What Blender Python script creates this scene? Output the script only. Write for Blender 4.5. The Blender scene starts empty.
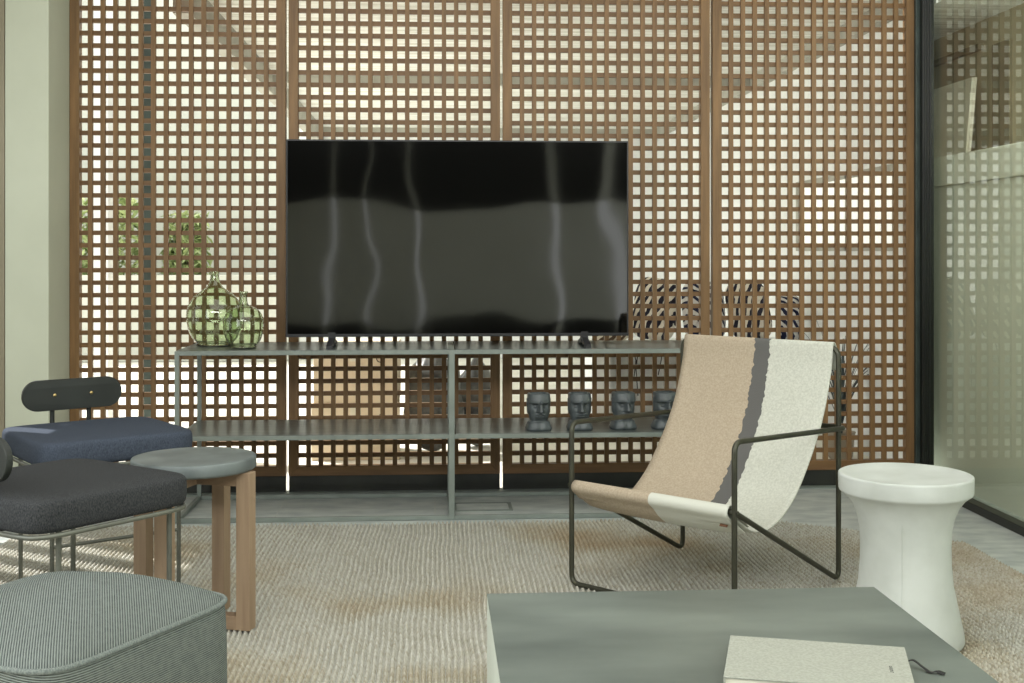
import bpy, bmesh, math, random
import numpy as np
from mathutils import Vector, Matrix, noise as mnoise
random.seed(7)
PI = math.pi
scn = bpy.context.scene
col = scn.collection

# ------------------------------------------------------------------ camera
FPX, EYE, YAW = 1230.0, 1.0, math.atan(77 / 1230)
cam_d = bpy.data.cameras.new('camera'); cam = bpy.data.objects.new('camera', cam_d); col.objects.link(cam)
cam_d.sensor_fit = 'HORIZONTAL'; cam_d.sensor_width = 36.0
cam_d.lens = FPX / 1024 * 36.0
cam_d.shift_y = -90.5 / 1024
cam.location = (0, 0, EYE); cam.rotation_euler = (PI / 2, 0, -YAW)
cam_d.clip_start = 0.05
scn.camera = cam

# ------------------------------------------------------------------ colour management, world, sun, room light
scn.view_settings.view_transform = 'Standard'
scn.view_settings.look = 'None'
scn.view_settings.exposure = -0.1
scn.view_settings.gamma = 1.0
scn.view_settings.use_curve_mapping = False

w = bpy.data.worlds.new('sky'); scn.world = w; w.use_nodes = True
wn = w.node_tree.nodes; bg = wn['Background']
bg.inputs['Color'].default_value = (0.97, 1.0, 0.97, 1); bg.inputs['Strength'].default_value = 2.2

SUN_DIR = Vector((0.80, -0.50, -1.12)).normalized()
sd = bpy.data.lights.new('sun', 'SUN'); sd.energy = 8.0; sd.angle = math.radians(0.6); sd.color = (1, 0.98, 0.94)
so = bpy.data.objects.new('sun', sd); col.objects.link(so); so.rotation_euler = SUN_DIR.to_track_quat('-Z', 'Y').to_euler()


def area(name, loc, target, sx, sy, power, color=(0.985, 1.0, 0.965)):
    l = bpy.data.lights.new(name, 'AREA'); l.shape = 'RECTANGLE'; l.size = sx; l.size_y = sy
    l.energy = power; l.color = color
    o = bpy.data.objects.new(name, l); col.objects.link(o); o.location = loc
    o.rotation_euler = (Vector(target) - Vector(loc)).to_track_quat('-Z', 'Y').to_euler()
    return o


# fill lamps added overhead and high behind the camera, under a closed ceiling
area('roof_fill', (0.2, 2.7, 2.62), (0.2, 2.85, 0), 3.2, 3.2, 62)
area('front_fill', (0.2, -0.6, 2.50), (0.2, 5, 0.5), 3.4, 0.85, 120)
area('left_window_light', (-1.87, 1.2, 1.30), (1.0, 1.35, 1.1), 2.8, 1.5, 34, (0.93, 0.98, 1.0))
area('side_room_fill', (2.17, 3.75, 1.75), (2.5, 5.6, 1.45), 0.10, 0.5, 9)  # lamp added to brighten the room behind the glass


# ------------------------------------------------------------------ helpers
def lin(r, g, b):
    f = lambda v: (v / 255 / 12.92) if v / 255 <= 0.04045 else ((v / 255 + 0.055) / 1.055) ** 2.4
    return (f(r), f(g), f(b), 1)


def mat(name, base, rough=0.6, metal=0.0, var=None, scale=8, stretch=(1, 1, 1), detail=4, bump=0, bscale=None, spec=0.5, lo=0.35, hi=0.65, coat=0):
    m = bpy.data.materials.new(name); m.use_nodes = True
    nt = m.node_tree; n = nt.nodes; p = n['Principled BSDF']
    p.inputs['Roughness'].default_value = rough; p.inputs['Metallic'].default_value = metal
    p.inputs['Specular IOR Level'].default_value = spec
    p.inputs['Coat Weight'].default_value = coat
    p.inputs['Base Color'].default_value = base
    tc = n.new('ShaderNodeTexCoord'); mp = n.new('ShaderNodeMapping'); mp.inputs['Scale'].default_value = stretch
    nt.links.new(tc.outputs['Object'], mp.inputs['Vector'])
    if var is not None:
        tx = n.new('ShaderNodeTexNoise'); tx.inputs['Scale'].default_value = scale; tx.inputs['Detail'].default_value = detail
        nt.links.new(mp.outputs['Vector'], tx.inputs['Vector'])
        cr = n.new('ShaderNodeValToRGB'); cr.color_ramp.elements[0].position = lo; cr.color_ramp.elements[1].position = hi
        cr.color_ramp.elements[0].color = base; cr.color_ramp.elements[1].color = var
        nt.links.new(tx.outputs['Fac'], cr.inputs['Fac']); nt.links.new(cr.outputs['Color'], p.inputs['Base Color'])
    if bump:
        tb = n.new('ShaderNodeTexNoise'); tb.inputs['Scale'].default_value = bscale or scale * 4; tb.inputs['Detail'].default_value = 3
        nt.links.new(mp.outputs['Vector'], tb.inputs['Vector'])
        b = n.new('ShaderNodeBump'); b.inputs['Strength'].default_value = bump; b.inputs['Distance'].default_value = 0.004
        nt.links.new(tb.outputs['Fac'], b.inputs['Height']); nt.links.new(b.outputs['Normal'], p.inputs['Normal'])
    return m


def node(m, t): return m.node_tree.nodes.new(t)
def link(m, a, b): m.node_tree.links.new(a, b)


def tag(o, label=None, cat=None, group=None, kind=None):
    if label: o['label'] = label
    if cat: o['category'] = cat
    if group: o['group'] = group
    if kind: o['kind'] = kind
    return o


def empty(name, loc=(0, 0, 0), rz=0.0, label=None, cat=None, group=None, kind=None):
    o = bpy.data.objects.new(name, None); col.objects.link(o); o.location = loc; o.rotation_euler = (0, 0, rz)
    o.empty_display_size = 0.05
    return tag(o, label, cat, group, kind)


def copy_tree(o, parent=None):
    c = o.copy(); col.objects.link(c); c.parent = parent
    for ch in list(o.children): copy_tree(ch, c)
    return c


class MB:
    def __init__(s): s.v = []; s.f = []; s.sm = []; s.mi = []

    def add(s, verts, faces, smooth=False, mi=0):
        k = len(s.v); s.v += [tuple(p) for p in verts]
        for f in faces: s.f.append(tuple(i + k for i in f)); s.sm.append(smooth); s.mi.append(mi)
        return s

    def box(s, c, d, rz=0.0, M=None, mi=0):
        x, y, z = d[0] / 2, d[1] / 2, d[2] / 2
        vs = [Vector((a, b, e)) for e in (-z, z) for b in (-y, y) for a in (-x, x)]
        R = M if M is not None else Matrix.Rotation(rz, 3, 'Z')
        vs = [R @ p + Vector(c) for p in vs]
        return s.add(vs, [(0, 2, 3, 1), (4, 5, 7, 6), (0, 1, 5, 4), (2, 6, 7, 3), (0, 4, 6, 2), (1, 3, 7, 5)], mi=mi)

    def b2(s, x0, x1, y0, y1, z0, z1, mi=0):
        return s.box(((x0 + x1) / 2, (y0 + y1) / 2, (z0 + z1) / 2), (x1 - x0, y1 - y0, z1 - z0), mi=mi)

    def prism(s, pts, z0, z1, smooth=False):
        n = len(pts)
        vs = [(p[0], p[1], z0) for p in pts] + [(p[0], p[1], z1) for p in pts]
        s.add(vs, [tuple(range(n - 1, -1, -1)), tuple(range(n, 2 * n))])
        return s.add(vs, [(i, (i + 1) % n, n + (i + 1) % n, n + i) for i in range(n)], smooth)

    def lathe(s, prof, seg=48, c=(0, 0, 0), cap0=False, cap1=False):
        n = len(prof); vs = []
        for r, z in prof:
            for k in range(seg):
                a = 2 * PI * k / seg; vs.append((c[0] + r * math.cos(a), c[1] + r * math.sin(a), c[2] + z))
        fs = []
        for i in range(n - 1):
            for k in range(seg):
                k2 = (k + 1) % seg
                fs.append((i * seg + k, i * seg + k2, (i + 1) * seg + k2, (i + 1) * seg + k))
        if cap0: fs.append(tuple(range(seg - 1, -1, -1)))
        if cap1: fs.append(tuple((n - 1) * seg + k for k in range(seg)))
        return s.add(vs, fs, True)

    def tube(s, pts, r, seg=12, closed=False, fillet=0.0, rr=None):
        P = [Vector(p) for p in pts]
        if fillet > 0:
            Q = []; n = len(P)
            for i, p in enumerate(P):
                if not closed and i in (0, n - 1): Q.append(p); continue
                a = P[(i - 1) % n]; b = P[(i + 1) % n]
                da = (a - p); db = (b - p)
                fl = min(fillet, da.length * 0.45, db.length * 0.45)
                A = p + da.normalized() * fl; B = p + db.normalized() * fl
                for k in range(7):
                    t = k / 6; Q.append((1 - t) ** 2 * A + 2 * t * (1 - t) * p + t * t * B)
            P = Q
        n = len(P); up = None; rings = []
        for i, p in enumerate(P):
            if closed: d = P[(i + 1) % n] - P[(i - 1) % n]
            else: d = P[min(i + 1, n - 1)] - P[max(i - 1, 0)]
            d.normalize()
            if up is None:
                up = Vector((0, 0, 1)) if abs(d.z) < 0.9 else Vector((1, 0, 0))
            sx = d.cross(up).normalized(); up = sx.cross(d).normalized()
            rad = rr[i] if rr else r
            rings.append([p + rad * (math.cos(2 * PI * k / seg) * sx + math.sin(2 * PI * k / seg) * up) for k in range(seg)])
        vs = [q for ring in rings for q in ring]; fs = []
        for i in range(n if closed else n - 1):
            j = (i + 1) % n
            for k in range(seg):
                k2 = (k + 1) % seg; fs.append((i * seg + k, i * seg + k2, j * seg + k2, j * seg + k))
        s.add(vs, fs, True)
        if not closed:
            s.add(rings[0], [tuple(range(seg - 1, -1, -1))]); s.add(rings[-1], [tuple(range(seg))])
        return s

    def rings(s, rings, cap0=True, cap1=True, smooth=True):
        m = len(rings[0]); vs = [q for r in rings for q in r]; fs = []
        for i in range(len(rings) - 1):
            for k in range(m):
                k2 = (k + 1) % m; fs.append((i * m + k, i * m + k2, (i + 1) * m + k2, (i + 1) * m + k))
        if cap0: fs.append(tuple(range(m - 1, -1, -1)))
        if cap1: fs.append(tuple((len(rings) - 1) * m + k for k in range(m)))
        return s.add(vs, fs, smooth)

    def grid(s, G, smooth=True):
        nr, nc = len(G), len(G[0]); vs = [q for r in G for q in r]
        return s.add(vs, [(i * nc + j, i * nc + j + 1, (i + 1) * nc + j + 1, (i + 1) * nc + j) for i in range(nr - 1) for j in range(nc - 1)], smooth)

    def build(s, name, m, parent=None, bevel=0.0, seg=2, solid=0.0, sub=0):
        me = bpy.data.meshes.new(name); me.from_pydata(s.v, [], s.f)
        me.polygons.foreach_set('use_smooth', s.sm)
        ms = m if isinstance(m, (list, tuple)) else [m]
        for q in ms: me.materials.append(q)
        if len(ms) > 1: me.polygons.foreach_set('material_index', s.mi)
        bm = bmesh.new(); bm.from_mesh(me); bmesh.ops.recalc_face_normals(bm, faces=bm.faces); bm.to_mesh(me); bm.free()
        me.update()
        o = bpy.data.objects.new(name, me); col.objects.link(o)
        if parent: o.parent = parent
        if solid:
            q = o.modifiers.new('solid', 'SOLIDIFY'); q.thickness = solid; q.offset = 0
        if sub:
            q = o.modifiers.new('sub', 'SUBSURF'); q.levels = sub; q.render_levels = sub
        if bevel:
            q = o.modifiers.new('bevel', 'BEVEL'); q.width = bevel; q.segments = seg; q.limit_method = 'ANGLE'; q.angle_limit = math.radians(40)
        return o


def struct(name, mb, m, parent=None, **k):
    o = mb.build(name, m, parent, **k)
    if parent is None: tag(o, kind='structure')
    return o


def sup(a, b, n, k, e=None):
    """point k/n on a superellipse of half sizes a, b"""
    t = 2 * PI * k / n; e = e or 5.0
    ct, st = math.cos(t), math.sin(t)
    return (a * math.copysign(abs(ct) ** (2 / e), ct), b * math.copysign(abs(st) ** (2 / e), st))


# ------------------------------------------------------------------ materials
def wood(name, c1, c2, rough=0.5, stretch=(18, 18, 1.2), bump=0.15):
    return mat(name, c1, rough, var=c2, scale=3.0, stretch=stretch, detail=6, bump=bump, bscale=12, lo=0.3, hi=0.7)


M_lat = wood('lattice_wood', lin(104, 76, 43), lin(134, 101, 62))
M_lat_h = wood('lattice_wood_cross', lin(98, 70, 39), lin(126, 93, 56), stretch=(1.2, 18, 18))
M_kick = mat('black_kick_plate', lin(22, 24, 20), 0.35, var=lin(40, 42, 36), scale=6, bump=0.1)
M_pier = mat('pier_plaster', lin(192, 196, 177), 0.85, var=lin(199, 203, 184), scale=3, bump=0.05, bscale=60)
M_black = mat('black_frame_paint', lin(15, 18, 14), 0.35, var=lin(26, 30, 24), scale=12, stretch=(1, 1, .2))
M_blackgreen = mat('window_channel_metal', lin(62, 72, 68), 0.4, metal=0.4, var=lin(50, 58, 54), scale=12)
M_white = mat('patio_plaster', lin(240, 242, 241), 0.9, var=lin(233, 235, 234), scale=2)
M_plank = mat('patio_ceiling_planks', lin(238, 239, 234), 0.8, var=lin(200, 198, 188), scale=4, stretch=(0.6, 9, 1), detail=5)
M_beam = mat('patio_beam_paint', lin(178, 176, 166), 0.85, var=lin(160, 158, 148), scale=4)
M_gwall = mat('garden_wall_render', lin(180, 181, 170), 0.9, var=lin(192, 192, 180), scale=1.5)
M_room = mat('room_wall_paint', lin(150, 142, 122), 0.9, var=lin(140, 132, 112), scale=2)
M_side = mat('side_room_plaster', lin(226, 227, 212), 0.9, var=lin(218, 219, 203), scale=2)
M_side_warm = mat('side_room_beige', lin(172, 164, 138), 0.9, var=lin(164, 156, 130), scale=2)
M_side_dark = mat('side_room_dark_trim', lin(120, 112, 90), 0.9, var=lin(110, 104, 84), scale=2)
M_ground = mat('patio_concrete', lin(236, 233, 222), 0.9, var=lin(222, 219, 206), scale=3)
M_rack = mat('rack_steel', lin(128, 136, 130), 0.42, metal=0.0, var=lin(114, 122, 116), scale=10)
M_rack_top = mat('rack_shelf_board', lin(74, 80, 77), 0.28, var=lin(106, 112, 107), scale=5, stretch=(1, 6, 1), detail=5, lo=.35, hi=.75)
M_tvbody = mat('tv_plastic', lin(24, 24, 26), 0.4, var=lin(30, 30, 32), scale=20)
M_head = mat('dark_ceramic', lin(66, 72, 74), 0.32, var=lin(84, 91, 93), scale=25, bump=0.15, bscale=120)
M_tube = mat('chair_tube_metal', lin(62, 62, 52), 0.38, metal=0.55, var=lin(72, 72, 60), scale=15)
M_stool = mat('white_concrete', lin(196, 200, 195), 0.75, var=lin(180, 184, 178), scale=7, bump=0.12, bscale=60)
M_coffee_side = mat('table_side_lit_grey', lin(206, 212, 200), 0.6, var=lin(198, 204, 192), scale=4)  # paler than the top: window light put into the side colour
M_linen = mat('book_linen', lin(162, 164, 153), 0.9, var=lin(148, 150, 139), scale=220, stretch=(1, 1, 1), bump=0.25, bscale=350)
M_paper = mat('book_pages', lin(226, 222, 206), 0.9, var=lin(214, 210, 194), scale=40, stretch=(.2, .2, 20))
M_ribbon = mat('black_ribbon', lin(18, 18, 18), 0.6, var=lin(26, 26, 26), scale=60)
M_oak = wood('oak_legs', lin(140, 117, 94), lin(163, 140, 115), rough=0.55, stretch=(14, 14, 1.0))
M_oak_h = wood('oak_rails', lin(132, 109, 87), lin(155, 132, 108), rough=0.55, stretch=(2, 14, 14))
M_slab = mat('grey_stone_slab', lin(80, 87, 88), 0.45, var=lin(112, 120, 119), scale=7, detail=6, bump=0.06)
M_leg = mat('chair_frame_metal', lin(112, 114, 104), 0.4, metal=0.4, var=lin(98, 100, 92), scale=12)
M_backrest = mat('backrest_lacquer', lin(24, 28, 24), 0.5, var=lin(34, 38, 34), scale=8)
M_brass = mat('brass_screw', lin(200, 176, 120), 0.3, metal=0.9, var=lin(184, 160, 108), scale=40)
M_card = mat('cardboard', lin(232, 216, 188), 0.9, var=lin(222, 206, 178), scale=6)
M_bag = mat('black_sack_plastic', lin(66, 70, 72), 0.35, var=lin(140, 142, 138), scale=7, bump=0.4, bscale=14)
M_green = mat('garden_leaf', lin(140, 156, 104), 0.7, var=lin(196, 206, 150), scale=14)
M_dark_leaf = mat('strappy_leaf', lin(52, 62, 70), 0.5, var=lin(92, 104, 104), scale=10)
M_stem = mat('brown_stem', lin(84, 68, 48), 0.8, var=lin(98, 80, 58), scale=10)
M_pot = mat('clay_pot', lin(150, 140, 124), 0.8, var=lin(164, 154, 136), scale=10)
M_canvas = mat('canvas_paint', lin(234, 230, 212), 0.8, var=lin(216, 212, 190), scale=6, detail=6)
M_canvas_edge = mat('canvas_edge', lin(226, 220, 200), 0.8, var=lin(216, 210, 190), scale=10)
M_cord = mat('black_cord', lin(30, 30, 32), 0.5, var=lin(38, 38, 40), scale=20)
M_label = mat('leather_tag', lin(120, 84, 60), 0.7, var=lin(108, 74, 52), scale=40)


# floor: slate tiles with pale joints
M_floor = mat('floor_slate_tile', lin(164, 171, 170), 0.38, var=lin(196, 201, 196), scale=9, stretch=(1, 1.8, 1), detail=8, bump=0.12, bscale=40)
m = M_floor; n = m.node_tree.nodes; p = n['Principled BSDF']
bt = node(m, 'ShaderNodeTexBrick'); bt.offset = 0.0; bt.inputs['Scale'].default_value = 1.0
bt.inputs['Brick Width'].default_value = 0.6; bt.inputs['Row Height'].default_value = 0.6; bt.inputs['Mortar Size'].default_value = 0.003
src = p.inputs['Base Color'].links[0].from_socket
tc = [q for q in n if q.type == 'TEX_COORD'][0]
link(m, tc.outputs['Object'], bt.inputs['Vector'])
mx = node(m, 'ShaderNodeMix'); mx.data_type = 'RGBA'
link(m, bt.outputs['Fac'], mx.inputs['Factor']); link(m, src, mx.inputs['A']); mx.inputs['B'].default_value = lin(184, 188, 182)
link(m, mx.outputs['Result'], p.inputs['Base Color'])

# coffee table top: smeared grey plaster
M_coffee = mat('coffee_table_plaster', lin(82, 90, 85), 0.38, var=lin(114, 122, 115), scale=2.6, stretch=(1, 2.6, 1), detail=8, lo=.3, hi=.72)

# tv glass: almost black, glossy, very slightly wavy
M_screen = mat('tv_glass', lin(12, 12, 11), 0.05, spec=0.9, coat=0.0)
m = M_screen; n = m.node_tree.nodes; p = n['Principled BSDF']
tb = node(m, 'ShaderNodeTexNoise'); tb.inputs['Scale'].default_value = 2.2; tb.inputs['Detail'].default_value = 1
tc = [q for q in n if q.type == 'TEX_COORD'][0]; link(m, tc.outputs['Object'], tb.inputs['Vector'])
b = node(m, 'ShaderNodeBump'); b.inputs['Strength'].default_value = 0.35; b.inputs['Distance'].default_value = 0.012
link(m, tb.outputs['Fac'], b.inputs['Height']); link(m, b.outputs['Normal'], p.inputs['Normal'])

# clear pane: reflects on the face the ray enters, see-through otherwise
M_glass = bpy.data.materials.new('window_glass'); M_glass.use_nodes = True
m = M_glass; n = m.node_tree.nodes; n.remove(n['Principled BSDF'])
tr = node(m, 'ShaderNodeBsdfTransparent'); tr.inputs['Color'].default_value = (0.96, 0.985, 0.955, 1)
gl = node(m, 'ShaderNodeBsdfGlossy'); gl.inputs['Roughness'].default_value = 0.0
fr = node(m, 'ShaderNodeFresnel'); fr.inputs['IOR'].default_value = 1.52
ge = node(m, 'ShaderNodeNewGeometry')
iv = node(m, 'ShaderNodeMath'); iv.operation = 'SUBTRACT'; iv.inputs[0].default_value = 1.75; link(m, ge.outputs['Backfacing'], iv.inputs[1])
iv2 = node(m, 'ShaderNodeMath'); iv2.operation = 'SUBTRACT'; link(m, iv.outputs[0], iv2.inputs[0])
k75 = node(m, 'ShaderNodeMath'); k75.operation = 'MULTIPLY'; k75.inputs[1].default_value = 0.75; link(m, ge.outputs['Backfacing'], k75.inputs[0]); link(m, k75.outputs[0], iv2.inputs[1])
mu = node(m, 'ShaderNodeMath'); mu.operation = 'MULTIPLY'; mu.use_clamp = True; link(m, fr.outputs['Fac'], mu.inputs[0]); link(m, iv2.outputs[0], mu.inputs[1])
mxs = node(m, 'ShaderNodeMixShader'); link(m, mu.outputs[0], mxs.inputs['Fac'])
link(m, tr.outputs[0], mxs.inputs[1]); link(m, gl.outputs[0], mxs.inputs[2]); link(m, mxs.outputs[0], n['Material Output'].inputs['Surface'])

# green bottle glass
M_bottle = bpy.data.materials.new('green_bottle_glass'); M_bottle.use_nodes = True
p = M_bottle.node_tree.nodes['Principled BSDF']
p.inputs['Base Color'].default_value = (0.77, 0.84, 0.68, 1); p.inputs['Roughness'].default_value = 0.0
p.inputs['Transmission Weight'].default_value = 1.0; p.inputs['IOR'].default_value = 1.48


def fabric(name, c1, c2, scale=420, bump=0.25, rough=0.95, weave=True, big=None):
    m = mat(name, c1, rough, var=c2, scale=scale, stretch=(1, 1, 0.5), detail=2, bump=bump, bscale=scale * 1.6, lo=.3, hi=.7, spec=0.15)
    return m


M_seat_navy = fabric('navy_upholstery', lin(54, 61, 72), lin(76, 83, 96))
M_seat_char = fabric('charcoal_upholstery', lin(40, 42, 44), lin(70, 71, 72))

# pouf cloth: fine grey rib
def ribbed(name, axis_scale, c1, c2):
    m = mat(name, c1, 0.95, var=c2, scale=90, stretch=(1, 1, 1), detail=3, bump=0.0, spec=0.15)
    n = m.node_tree.nodes; p = n['Principled BSDF']
    tc = [q for q in n if q.type == 'TEX_COORD'][0]
    mp = node(m, 'ShaderNodeMapping'); mp.inputs['Rotation'].default_value = axis_scale[1]; link(m, tc.outputs['Object'], mp.inputs['Vector'])
    wv = node(m, 'ShaderNodeTexWave'); wv.inputs['Scale'].default_value = axis_scale[0]; wv.inputs['Distortion'].default_value = 0.6
    wv.inputs['Detail'].default_value = 2; wv.inputs['Detail Scale'].default_value = 3
    link(m, mp.outputs['Vector'], wv.inputs['Vector'])
    mx = node(m, 'ShaderNodeMix'); mx.data_type = 'RGBA'; mx.blend_type = 'MIX'
    src = p.inputs['Base Color'].links[0].from_socket
    link(m, wv.outputs['Fac'], mx.inputs['Factor']); link(m, src, mx.inputs['A']); mx.inputs['B'].default_value = lin(132, 139, 134)
    link(m, mx.outputs['Result'], p.inputs['Base Color'])
    b = node(m, 'ShaderNodeBump'); b.inputs['Strength'].default_value = 0.5; b.inputs['Distance'].default_value = 0.003
    link(m, wv.outputs['Fac'], b.inputs['Height']); link(m, b.outputs['Normal'], p.inputs['Normal'])
    return m


M_pouf_top = ribbed('pouf_rib_top', (80, (0, 0, math.radians(-43))), lin(54, 59, 59), lin(78, 84, 82))
M_pouf_side = ribbed('pouf_rib_side', (85, (0, math.radians(84), 0)), lin(48, 52, 48), lin(82, 86, 79))
M_pipe = fabric('pouf_piping_cloth', lin(92, 98, 95), lin(128, 135, 130))

# sling cloth: beige, charcoal stripe with ragged edge, off white - the stripe runs along the sling (local x across)
M_sling = mat('sling_canvas', lin(180, 166, 146), 0.95, var=lin(166, 152, 132), scale=180, detail=2, bump=0.35, bscale=420, spec=0.15)
m = M_sling; n = m.node_tree.nodes; p = n['Principled BSDF']
tc = [q for q in n if q.type == 'TEX_COORD'][0]
sep = node(m, 'ShaderNodeSeparateXYZ'); link(m, tc.outputs['Object'], sep.inputs['Vector'])
jn = node(m, 'ShaderNodeTexNoise'); jn.inputs['Scale'].default_value = 60; jn.inputs['Detail'].default_value = 1
link(m, tc.outputs['Object'], jn.inputs['Vector'])
j2 = node(m, 'ShaderNodeMath'); j2.operation = 'MULTIPLY_ADD'; j2.inputs[1].default_value = 0.018; link(m, jn.outputs['Fac'], j2.inputs[0]); link(m, sep.outputs['X'], j2.inputs[2])
wn2 = node(m, 'ShaderNodeTexNoise'); wn2.inputs['Scale'].default_value = 160; link(m, tc.outputs['Object'], wn2.inputs['Vector'])
wr = node(m, 'ShaderNodeValToRGB'); wr.color_ramp.elements[0].color = lin(200, 201, 190); wr.color_ramp.elements[1].color = lin(182, 183, 172)
wr.color_ramp.elements[0].position = .35; wr.color_ramp.elements[1].position = .7
link(m, wn2.outputs['Fac'], wr.inputs['Fac'])
def step(m, src, x):
    q = node(m, 'ShaderNodeMath'); q.operation = 'GREATER_THAN'; q.inputs[1].default_value = x; link(m, src, q.inputs[0]); return q.outputs[0]
base = p.inputs['Base Color'].links[0].from_socket
m1 = node(m, 'ShaderNodeMix'); m1.data_type = 'RGBA'; link(m, step(m, j2.outputs[0], 0.008), m1.inputs['Factor']); link(m, base, m1.inputs['A']); m1.inputs['B'].default_value = lin(98, 97, 95)
m2 = node(m, 'ShaderNodeMix'); m2.data_type = 'RGBA'; link(m, step(m, j2.outputs[0], 0.062), m2.inputs['Factor']); link(m, m1.outputs['Result'], m2.inputs['A']); link(m, wr.outputs['Color'], m2.inputs['B'])
link(m, m2.outputs['Result'], p.inputs['Base Color'])
# front hem strip: beige then off white, no stripe
M_hem = mat('sling_hem_canvas', lin(180, 166, 146), 0.95, var=lin(166, 152, 132), scale=180, detail=2, bump=0.35, bscale=420, spec=0.15)
m = M_hem; n = m.node_tree.nodes; p = n['Principled BSDF']
tc = [q for q in n if q.type == 'TEX_COORD'][0]
sep = node(m, 'ShaderNodeSeparateXYZ'); link(m, tc.outputs['Object'], sep.inputs['Vector'])
base = p.inputs['Base Color'].links[0].from_socket
m1 = node(m, 'ShaderNodeMix'); m1.data_type = 'RGBA'; link(m, step(m, sep.outputs['X'], 0.01), m1.inputs['Factor']); link(m, base, m1.inputs['A']); m1.inputs['B'].default_value = lin(202, 203, 192)
link(m, m1.outputs['Result'], p.inputs['Base Color'])

# rug: jute with cream, straw and brown patches
M_rug = mat('woven_jute', lin(206, 198, 176), 0.95, spec=0.1)
m = M_rug; n = m.node_tree.nodes; p = n['Principled BSDF']
tc = [q for q in n if q.type == 'TEX_COORD'][0]
n1 = node(m, 'ShaderNodeTexNoise'); n1.inputs['Scale'].default_value = 1.35; n1.inputs['Detail'].default_value = 3; link(m, tc.outputs['Object'], n1.inputs['Vector'])
r1 = node(m, 'ShaderNodeValToRGB'); e = r1.color_ramp.elements
e[0].position = .50; e[0].color = lin(188, 187, 178); e[1].position = .76; e[1].color = lin(152, 126, 90)
q = e.new(.60); q.color = lin(178, 171, 154)
link(m, n1.outputs['Fac'], r1.inputs['Fac'])
n2 = node(m, 'ShaderNodeTexNoise'); n2.inputs['Scale'].default_value = 70; n2.inputs['Detail'].default_value = 3; link(m, tc.outputs['Object'], n2.inputs['Vector'])
r2 = node(m, 'ShaderNodeValToRGB'); r2.color_ramp.elements[0].position = .3; r2.color_ramp.elements[0].color = (0.68, 0.64, 0.57, 1); r2.color_ramp.elements[1].position = .62; r2.color_ramp.elements[1].color = (1, 1, 1, 1)
link(m, n2.outputs['Fac'], r2.inputs['Fac'])
mx = node(m, 'ShaderNodeMix'); mx.data_type = 'RGBA'; mx.blend_type = 'MULTIPLY'; mx.inputs['Factor'].default_value = 1
link(m, r1.outputs['Color'], mx.inputs['A']); link(m, r2.outputs['Color'], mx.inputs['B']); link(m, mx.outputs['Result'], p.inputs['Base Color'])

# striped cloth on the patio bench
def striped(name, c1, c2, scale, rot):
    m = mat(name, c1, 0.9, spec=0.2); n = m.node_tree.nodes; p = n['Principled BSDF']
    tc = [q for q in n if q.type == 'TEX_COORD'][0]
    mp = node(m, 'ShaderNodeMapping'); mp.inputs['Rotation'].default_value = rot; link(m, tc.outputs['Object'], mp.inputs['Vector'])
    wv = node(m, 'ShaderNodeTexWave'); wv.inputs['Scale'].default_value = scale; wv.inputs['Distortion'].default_value = 3.0; wv.inputs['Detail Scale'].default_value = 1.5
    link(m, mp.outputs['Vector'], wv.inputs['Vector'])
    cr = node(m, 'ShaderNodeValToRGB'); cr.color_ramp.interpolation = 'CONSTANT'; cr.color_ramp.elements[0].color = c1; cr.color_ramp.elements[1].position = .5; cr.color_ramp.elements[1].color = c2
    link(m, wv.outputs['Fac'], cr.inputs['Fac']); link(m, cr.outputs['Color'], p.inputs['Base Color'])
    return m


M_str1 = striped('cushion_stripe_dark', lin(46, 46, 58), lin(226, 220, 206), 9, (0, .7, .3))
M_str2 = striped('cushion_stripe_brown', lin(96, 78, 62), lin(222, 214, 196), 8, (0, -.8, .3))
M_str3 = striped('cushion_stripe_navy', lin(38, 42, 66), lin(206, 204, 200), 11, (0, 2.2, .5))

# ------------------------------------------------------------------ large structure
LAT_Y = 5.12; GX = 2.09          # lattice plane, glass wall plane
struct('floor', MB().b2(-2.0, 3.0, -2.2, 5.16, -0.06, 0.0), M_floor)
struct('ceiling', MB().b2(-2.0, -1.42, -2.2, 5.3, 2.66, 2.76).b2(1.82, 2.14, -2.2, 5.3, 2.66, 2.76).b2(-1.42, 1.82, -2.2, 1.05, 2.66, 2.76)
       .b2(-1.42, 1.82, 4.35, 5.3, 2.66, 2.76).b2(-1.42, 1.82, 1.05, 4.35, 2.70, 2.76), M_room)
# left: pier next to the lattice, and the side wall with its slatted window (outside the frame)
struct('wall_pier', MB().b2(-1.652, -1.487, 4.845, 5.14, 0, 2.66), M_pier, bevel=0.004)
WY0, WY1, WZ0, WZ1 = 4.02, 4.82, 0.42, 1.74
wl = MB()
wl.b2(-2.0, -1.9, -2.2, -0.25, 0, 2.66).b2(-2.0, -1.9, -0.25, 2.65, 0, 0.5).b2(-2.0, -1.9, -0.25, 2.65, 2.1, 2.66).b2(-2.0, -1.9, 2.65, WY0, 0, 2.66).b2(-2.0, -1.9, WY1, 4.84, 0, 2.66).b2(-2.0, -1.9, WY0, WY1, 0, WZ0).b2(-2.0, -1.9, WY0, WY1, WZ1, 2.66)
wl.b2(-2.0, -1.655, 4.85, 4.97, 0, 2.66)
struct('wall_left', wl, M_room)
wnd = empty('window_1', (-1.95, (WY0 + WY1) / 2, WZ0), kind='structure')
sl = MB()
k = WY0 + 0.045
while k < WY1:
    sl.box((0, k - (WY0 + WY1) / 2, (WZ1 - WZ0) / 2), (0.015, 0.085, WZ1 - WZ0)); k += 0.165
sl.build('window_slats', M_black, wnd)
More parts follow.
